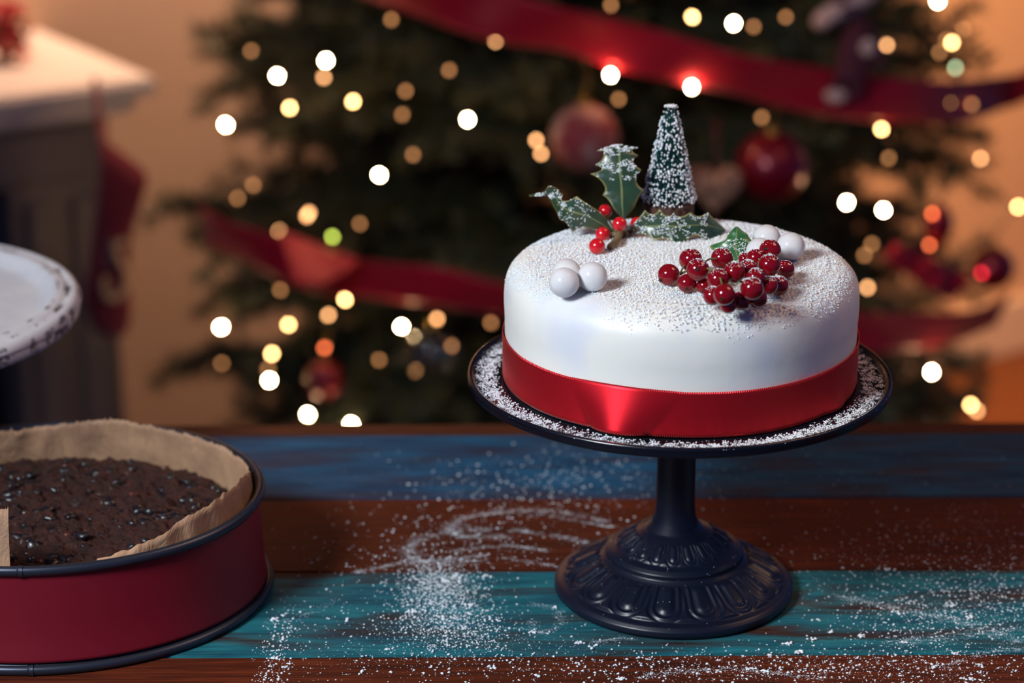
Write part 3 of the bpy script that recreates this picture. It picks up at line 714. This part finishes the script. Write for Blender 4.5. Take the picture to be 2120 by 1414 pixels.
q = MB(); q.box((-1.25, -.30, 0.001), (-.05, .05, .03), bev=.004); q.build('hearth_slab', HE, fp, smooth=False)
STK = mat('dark_red_felt', lin(120, 22, 36), .9, Sheen_Weight=.3); CRM = mat('cream_felt', lin(226, 178, 132), .9)
SYY = 2.62
so_ = thing('christmas_stocking', 'dark red felt stocking with cream scroll hanging from mantel corner', 'stocking', at(240, 700, SYY))
SOo = so_.location.copy()
ol = cat_rom([tuple(at(x, y, SYY)) for x, y in ((208, 285), (255, 318), (304, 362), (292, 425), (274, 490), (268, 560), (272, 640), (264, 684), (236, 702), (205, 694), (180, 660), (170, 605), (180, 540), (190, 460), (200, 380), (208, 285))], 64)[:-1]
V, Fc = pillow(ol, .022, (.1, -1, .0)); mk('stocking_body', V, Fc, STK, so_, world=True)
q = MB(); q.tube([Vector(p)+Vector((0, -.024, 0)) for p in cat_rom([tuple(at(x, y, SYY)) for x, y in ((268, 487), (246, 500), (256, 528), (270, 556), (262, 590), (240, 606), (224, 590), (228, 562))], 36)], .0045, 8); q.build('cream_scroll', CRM, so_, world=True)
q = MB(); q.tube([at(214, 292, SYY), at(204, 240, SYY+.01), at(199, 190, SYY+.03), at(197, 165, SYY+.045)], .004, 8); q.build('hanging_loop', STK, so_, world=True)
RB = mat('lacquer_red_berry', lin(170, 22, 34), .3); BG = mat('dark_sprig_brown', lin(70, 46, 38), .8); PK = mat('pink_petal', lin(214, 120, 100), .7)
md = thing('berry_centrepiece', 'small red berry and pink flower arrangement on the white mantel', 'decoration', atz(15, 132, MZ))
q1, q2, q3 = MB(), MB(), MB(); Cc = Vector((0, 0, 0))
for k in range(70):
    a = random.uniform(0, 2*PI); h = random.uniform(0, .068); r = random.uniform(0, .030)*(1-h*9/.9*.06)
    c = Vector((r*math.cos(a), r*math.sin(a), .006+h)); (q1 if k % 3 else q3).ball(c, random.uniform(.005, .0085), sub=2)
for k in range(26):
    a = k*2.4; q2.tube([(0, 0, .004), (.018*math.cos(a), .018*math.sin(a), .02+.0016*k), (.036*math.cos(a), .036*math.sin(a), .01+.002*k)], [.002, .003, .0008], 5)
q1.build('berries', RB, md)['kind'] = 'stuff'; q2.build('sprigs', BG, md)['kind'] = 'stuff'; q3.build('petals', PK, md)['kind'] = 'stuff'

# ------------------------------------------------------------------ Christmas tree
TCX, TCY = .105, 2.87
tree = thing('christmas_tree', 'dark green fir Christmas tree standing beside the fireplace', 'tree', (TCX, TCY, 0))
NEED = mat('fir_needles', lin(34, 58, 44), .5); tt = NT(NEED); tt.set('Base Color', tt.mix(tt.ramp(tt.noise(tt.coord(), 14, 3), .35, .7), lin(46, 62, 52), lin(112, 100, 52)))
TRK = mat('fir_bark', lin(70, 50, 38), .9)
def tree_R(z): return max(.05, .565-.13*max(0, z-.35)-.25*max(0, .34-z))
V, Fc = tube_v([(0, 0, 0), (0, 0, .5), (.01, 0, 1.2), (0, 0, 2.1)], [.045, .038, .026, .006], 12); mk('trunk', V, Fc, TRK, tree)
q = MB(); q.tube([(0, 0, .0), (0, 0, .09)], [.16, .13], 24); q.build('stand', mat('tree_stand_green', lin(24, 40, 34), .5), tree)
bmeshes = []
for k in range(6):
    random.seed(100+k); V = []; Fa = []; mi = []
    def twig(p0, d, L, depth_):
        nseg = 6; pts = [Vector(p0)]; dd = Vector(d).normalized()
        for i in range(nseg): dd = (dd+Vector((random.gauss(0, .06), random.gauss(0, .06), -.035+random.gauss(0, .03)))).normalized(); pts.append(pts[-1]+dd*L/nseg)
        tv, tf = tube_v(pts, [.0035*(1-.8*i/nseg)*(1 if depth_ == 0 else .5) for i in range(nseg+1)], 4); b = len(V); V.extend(tv); Fa.extend([tuple(b+x for x in f) for f in tf]); mi.extend([1]*len(tf))
        nn = int(L*(1150 if depth_ else 420))
        for i in range(nn):
            u = random.random() if depth_ else .15+.85*random.random(); s = u*nseg; a = min(int(s), nseg-1); p = pts[a].lerp(pts[a+1], s-a); tg = (pts[a+1]-pts[a]).normalized()
            rd = Vector((random.gauss(0, 1), random.gauss(0, 1), random.gauss(0, .8))); rd = (rd-tg*rd.dot(tg)).normalized(); nd = (rd+tg*.55).normalized(); ln = random.uniform(.014, .024)
            w_ = nd.cross(Vector((random.gauss(0, 1), random.gauss(0, 1), random.gauss(0, 1)))).normalized()*.0013
            b = len(V); V.extend([p-w_, p+w_, p+nd*ln+w_*.4, p+nd*ln-w_*.4]); Fa.append((b, b+1, b+2, b+3)); mi.append(0)
        return pts
    pts = twig((0, 0, 0), (1, 0, .12), 1.0*.5, 0)
    for i in range(1, 6):
        for s in (-1, 1):
            for g in range(2):
                u = i+g*.5; a = min(int(u), 5); p = pts[a].lerp(pts[a+1], u-a)
                L = .23*(1-.13*i)*random.uniform(.8, 1.15); ps = twig(p, (1, s*random.uniform(.7, 1.2), random.gauss(0, .25)), L, 1)
                if L > .1:
                    for ss in (-1, 1): twig(ps[3], (1, s*.9+ss*.8, random.gauss(0, .3)), L*.42, 1)
    me = bpy.data.meshes.new('branch'); me.from_pydata([tuple(v) for v in V], [], Fa); me.materials.append(NEED); me.materials.append(TRK); me.polygons.foreach_set('material_index', mi); bmeshes.append(me)
random.seed(21)
nbr = 0; z = .20
while z < 2.0:
    nlev = 11 if z < 1.1 else 6
    for i in range(nlev):
        a = 2*PI*(i+random.random()*.7)/nlev+z*9
        L = tree_R(z)*random.uniform(.80, 1.08)*(random.uniform(.78, 1) if math.cos(a) > .6 else 1); d = Vector((math.cos(a), math.sin(a)*.78, 0)); L *= d.length
        wallv = Vector((TCX, TCY, 0))+d.normalized()*L-F0
        if wallv.dot(uy) > .33: L *= .72
        px_tip = TCX+d.normalized().x*L
        o = link('branch', random.choice(bmeshes), tree); o.location = (0, 0, z+random.gauss(0, .015)); s = L/.5
        o.scale = (s, min(1.15, s), min(1.15, s)); o.rotation_euler = (random.gauss(0, .35), random.gauss(-.02, .12), math.atan2(d.y, d.x)); nbr += 1
    z += .052 if z < 1.1 else .11

def front(px, py, off=.0):       # a point on the tree's front as seen along a sight line
    Y = 2.6
    for k in range(12):
        p = at(px, py, Y); r = (tree_R(p.z)+.02); dx = min(abs(p.x-TCX), r*.96); Y = TCY-.78*math.sqrt(r*r-dx*dx)-off
    return at(px, py, Y)
# fairy lights, plus added glows that stand for reflections
def emit(name, col, st_):
    m = mat(name, (0, 0, 0, 1), .4); b = m.node_tree.nodes['Principled BSDF']; b.inputs['Emission Color'].default_value = (*col, 1); b.inputs['Emission Strength'].default_value = st_; return m
WARM = (1, .62, .26)
EM = {'W': emit('bulb_bright', (1, .68, .36), 240), 'M': emit('bulb_medium', (1, .55, .20), 34), 'N': emit('bulb_soft', (1, .46, .18), 12), 'D': emit('dim_bulb_glint', (1, .42, .15), 3.2),  # dim ones stand for reflections and half-hidden bulbs
      'R': emit('red_glint', (1, .03, .05), 8), 'O': emit('orange_glint', (1, .18, .06), 10), 'G': emit('bulb_green', (.6, .75, .1), 10), 'A': emit('bulb_pale_green', (.6, .8, .45), 7)}  # red and orange: added glows in place of reflections in the red ornaments
bulbs = [(675,125,'W'),(574,157,'W'),(968,247,'W'),(785,362,'W'),(1519,48,'W'),(1264,155,'W'),(1432,180,'W'),(1433,35,'M'),(1942,2,'W'),(1929,770,'W'),(1829,435,'W'),(1753,419,'W'),(467,258,'W'),(458,677,'W'),(558,787,'W'),(637,858,'W'),(727,878,'W'),(831,676,'W'),
 (600,223,'M'),(731,210,'M'),(1026,84,'N'),(1825,267,'M'),(1971,88,'M'),(1960,82,'D'),(1935,187,'M'),(1952,196,'M'),(2108,428,'M'),(680,652,'N'),(2010,838,'M'),(2022,850,'N'),(714,620,'M'),(1110,290,'N'),(1120,318,'N'),(905,660,'N'),(597,672,'M'),(563,732,'M'),(1836,93,'N'),(1978,140,'A'),(688,490,'G'),
 (1796,595,'N'),(1790,528,'D'),(1805,505,'D'),(1856,667,'N'),(1840,327,'D'),(2030,328,'N'),(1930,442,'O'),(1924,507,'O'),(2032,565,'R'),(2045,547,'R'),(520,105,'D'),(670,160,'N'),(492,410,'D'),(524,383,'D'),(930,145,'D'),(810,40,'D'),(855,320,'D'),(745,463,'D'),(459,752,'D'),(555,764,'D'),(785,745,'D'),(860,768,'D'),(935,716,'D'),(1188,247,'D'),(1227,235,'D'),(1265,10,'D'),
 (1627,35,'D'),(1560,55,'D'),(1577,243,'D'),(1945,108,'D'),(1966,212,'D'),(1978,190,'D'),(2012,216,'D'),(635,447,'N'),(640,440,'N'),(578,478,'N'),(1016,668,'D'),(672,720,'O'),(672,783,'R'),(840,188,'D'),(833,237,'D'),(580,600,'D'),(1281,205,'D'),(1995,60,'D')]
fl = thing('fairy_lights', 'string of warm white fairy lights wound around the dark Christmas tree', 'lights', (TCX, TCY-.4, .3)); FO = fl.location.copy()
V, Fc = lathe_v([(0, .0028), (.0012, .0025), (.0021, .0013), (.0025, 0), (.0023, -.0016), (.0014, -.0028), (0, -.0032)], 10); sock = MB()
bm_by = {}; pos = []
for px, py, k in bulbs:
    p = front(px, py, .035); pos.append(p)
    if k not in bm_by:
        o = mk('bulb_or_glint', V, Fc, EM[k], fl); bm_by[k] = o.data
    else: o = link('bulb_or_glint', bm_by[k], fl)
    o.location = p-FO; o.rotation_euler = (random.uniform(-.8, .8), random.uniform(-.8, .8), 0)
    sock.tube([p-FO+Vector((0, .004, -.002)), p-FO+Vector((0, .013, -.006))], [.0024, .0028], 6)
pos.sort(key=lambda p: (-round(p.z/.085), p.x if int(round(p.z/.085)) % 2 else -p.x))
wp_ = []
for a, b in zip(pos, pos[1:]):
    if (a-b).length > .30: continue
    m_ = (a+b)/2+Vector((0, .05, -.015)); sock.tube([a-FO+Vector((0, .013, -.006)), m_-FO, b-FO+Vector((0, .013, -.006))], .0011, 4)
sock.build('cable', mat('green_cable', lin(20, 34, 28), .5), fl)

# ribbon garlands
GR = mat('crimson_taffeta', lin(172, 16, 40), .45, Sheen_Weight=.12); tt = NT(GR); tt.b.inputs['Specular Tint'].default_value = (1, .4, .35, 1)
def garland(label, pts, group='red ribbon on the tree', more=()):
    n_ = 150; C_ = []
    rows = cat_rom([(p[0], p[1], p[2], p[3], p[4] if len(p) > 4 else .04) for p in pts], n_)     # px, py, half width px, twist deg, offset
    V = []; ns = 9
    for i, (px, py, hw, tw, off) in enumerate(rows): C_.append(front(px, py, off))
    for i in range(n_):
        tg = (C_[min(i+1, n_-1)]-C_[max(i-1, 0)]).normalized(); up = Vector((0, -.15, 1)); up = (up-tg*up.dot(tg)).normalized(); nr = tg.cross(up)
        a = R(rows[i][3]); s = up*math.cos(a)+nr*math.sin(a); hw = rows[i][2]*(C_[i]-Vector((0, 0, CAMZ))).length/FPX
        nn = tg.cross(s)
        for j in range(ns):
            v = -1+2*j/(ns-1); V.append(C_[i]+s*hw*v+nn*(.005*math.sin(i*.083+v*.7)+.003*math.sin(i*.19-v*1.1)))
    Fg = grid_faces(n_, ns)
    for quad in more:            # (px, py, offset) corners of a folded-over piece
        c4 = [front(*q_) for q_ in quad]; b_ = len(V)
        for a_ in range(9):
            for d_ in range(9):
                u_, v_ = a_/8, d_/8; p_ = (c4[0].lerp(c4[1], u_)).lerp(c4[3].lerp(c4[2], u_), v_); V.append(p_+Vector((0, -.006*math.sin(PI*u_)*math.sin(PI*v_), 0)))
        Fg += grid_faces(9, 9, base=b_)
    O = C_[n_//2]
    o = mk('ribbon_garland', [v-O for v in V], Fg, GR); o.location = O
    m_ = o.modifiers.new('solid', 'SOLIDIFY'); m_.thickness = .0008; tag(o, label, 'ribbon', group)
garland('wide red ribbon slanting down across the upper part of the tree', [(700, -70, 44, 0), (860, -12, 48, 10), (1000, 24, 50, -5), (1150, 60, 52, 15), (1300, 100, 50, -8), (1500, 148, 48, 8), (1700, 190, 48, -10), (1850, 205, 46, 10), (1990, 212, 44, 0), (2090, 195, 40, 20), (2180, 150, 36, 0)])
garland('wide red ribbon with a bright fold crossing the lower left of the tree', [(420, 466, 44, 0, .05), (480, 490, 46, 10, .055), (560, 526, 46, -5, .055), (630, 552, 44, 0, .05), (690, 572, 42, 0, .05), (740, 580, 42, 0, .05), (800, 586, 42, 0, .05), (920, 596, 44, -8, .05), (1040, 620, 46, 5, .05), (1200, 650, 46, 0, .05), (1500, 690, 46, 0, .05), (1700, 692, 46, 0, .05), (1850, 695, 44, 8, .05), (1990, 680, 42, 20, .04), (2080, 640, 36, 0, .0)], more=[((575, 476, .055), (752, 540, .06), (668, 592, .13), (612, 590, .13))])
garland('short dark red ribbon end drooping at the tree\'s right edge', [(1840, 520, 22, 0), (1890, 545, 26, 8), (1940, 572, 30, -5), (1995, 600, 30, 0)])

# ornaments
def cap(root, p, r):
    q = MB(); q.tube([p+Vector((0, 0, r*.95)), p+Vector((0, 0, r*1.15))], [r*.2, r*.18], 12); q.build('cap', GOLD, root, world=True)
    q = MB(); q.tube([p+Vector((0, 0, r*1.15)), p+Vector((.004, .01, r*1.7)), p+Vector((.002, .04, r*2.1))], .0008, 5); q.build('hanger', GOLD, root, world=True)
GOLD = mat('gold_cap', lin(200, 160, 90), .3, Metallic=1)
def bauble(label, px, py, rp, m, off=.03):
    p = front(px, py, off); r = rp*(p-Vector((0, 0, CAMZ))).length/FPX
    t_ = thing('bauble', label, 'ornament', p-Vector((0, 0, r)), 0, 'baubles on the tree')
    q = MB(); q.ball(p, r, sub=4); q.build('glass_ball', m, t_, world=True); cap(t_, p, r); return p, r
REDG = mat('red_glass', lin(130, 8, 30), .34, Metallic=.4, Coat_Weight=.25)
bauble('large shiny red bauble hanging behind the frosted miniature fir, at its right', 1597, 345, 74, REDG)
PNK = mat('marbled_pink_glass', lin(190, 110, 110), .6); tt = NT(PNK); tt.set('Base Color', tt.mix(tt.ramp(tt.noise(tt.coord(), 26, 2), .42, .58), lin(150, 34, 42), lin(176, 128, 116)))
bauble('mottled red and pale pink bauble above the holly', 1210, 285, 70, PNK)
bauble('small red bauble low on the tree by the bright bulbs', 672, 785, 40, REDG)
bauble('dark red bauble at the right edge of the tree', 2055, 555, 44, REDG)
CLR = mat('clear_glass', (.95, .97, 1, 1), .03, Transmission_Weight=1.0, IOR=1.45)
p, r = bauble('clear glass bauble low on the tree, nearest the cake stand', 900, 728, 60, CLR)
q = MB(); q.ball((0, 0, 0), r*.965, sub=4); q.f = [f[::-1] for f in q.f]
gi = q.build('inner_glass', CLR); gi.parent = [o for o in bpy.data.objects if o.get('label', '').startswith('clear glass')][0]; gi.location = (0, 0, r)
# elongated red drop ornament
p = front(1942, 470, .03); t_ = thing('drop_ornament', 'long faceted red drop ornament near the tree\'s right side', 'ornament', p-Vector((0, 0, .035)))
V, Fc = lathe_v([(0, 0), (.006, .008), (.014, .022), (.0185, .036), (.016, .05), (.007, .062), (0, .066)], 10); mk('glass_drop', V, Fc, REDG, t_, smooth=False)
# heart ornament
p = front(1480, 388, .05); kk = (p-Vector((0, 0, CAMZ))).length/FPX
WH = mat('woven_natural_fabric', lin(178, 128, 100), .8); tt = NT(WH); tt.set('Base Color', tt.mix(tt.ramp(tt.noise(tt.coord(), 60, 2), .45, .6), lin(190, 140, 108), lin(110, 60, 50)))
ht = thing('heart_ornament', 'padded brown fabric heart hanging between bauble and miniature fir', 'ornament', p-Vector((0, 0, 60*kk)))
ol = []
for i in range(60):
    t = 2*PI*i/60; x = 16*math.sin(t)**3; y = 13*math.cos(t)-5*math.cos(2*t)-2*math.cos(3*t)-math.cos(4*t); ol.append(p+Vector((x/16*58*kk, 0, y/16*60*kk)))
V, Fc = pillow(ol, .016, (0, -1, 0)); mk('heart_cushion', V, Fc, WH, ht, world=True)
q = MB(); q.tube([p+Vector((0, 0, 20*kk)), p+Vector((.002, .01, 90*kk)), p+Vector((.003, .05, 120*kk))], .001, 5); q.build('hanging_cord', STK, ht, world=True)
# fabric figure with pale trim, top right
p = front(1765, 110, .06); kk = (p-Vector((0, 0, CAMZ))).length/FPX
fg = thing('fabric_figure', 'hanging dark red fabric figure ornament with pale fur hat trim', 'ornament', p-Vector((0, 0, 95*kk)))
FIG = mat('plum_fabric', lin(84, 28, 44), .9); FUR = mat('pale_fur_trim', lin(206, 168, 160), .95)
def PX(x, y, dy=0): return p+Vector(((x-1765)*kk, dy, -(y-110)*kk))
q = MB(); q.tube([PX(1785, 40), PX(1778, 80), PX(1770, 130), PX(1760, 160)], [.012, .020, .022, .016], 14)
q.tube([PX(1752, 150), PX(1740, 175), PX(1735, 195)], [.009, .008, .008], 10); q.tube([PX(1776, 150), PX(1775, 180), PX(1770, 200)], [.009, .008, .008], 10)
q.tube([PX(1790, 70, -.01), PX(1815, 100, -.015), PX(1820, 130, -.01)], [.008, .007, .005], 10); q.build('body', FIG, fg, world=True)
q = MB(); q.ball(PX(1734, 196, -.005), .010, sub=3, sc=(1.3, 1.2, .8)); q.build('fur_cuff', FUR, fg, world=True); q = MB(); q.ball(PX(1790, 92, -.014), .011, sub=3); q.build('fur_beard', FUR, fg, world=True)
q = MB(); ring_ = [PX(1745+46*math.cos(a)*.9+16*math.sin(a), 16-18*math.sin(a)-24*math.cos(a), -.01*math.sin(a)) for a in [2*PI*i/28 for i in range(29)]]; q.tube(ring_, .011, 10); q.build('hat_brim', FUR, fg, world=True)
q = MB(); q.tube([PX(1750, 14), PX(1735, -20), PX(1700, -60)], [.022, .016, .003], 14); q.build('hat', FIG, fg, world=True)
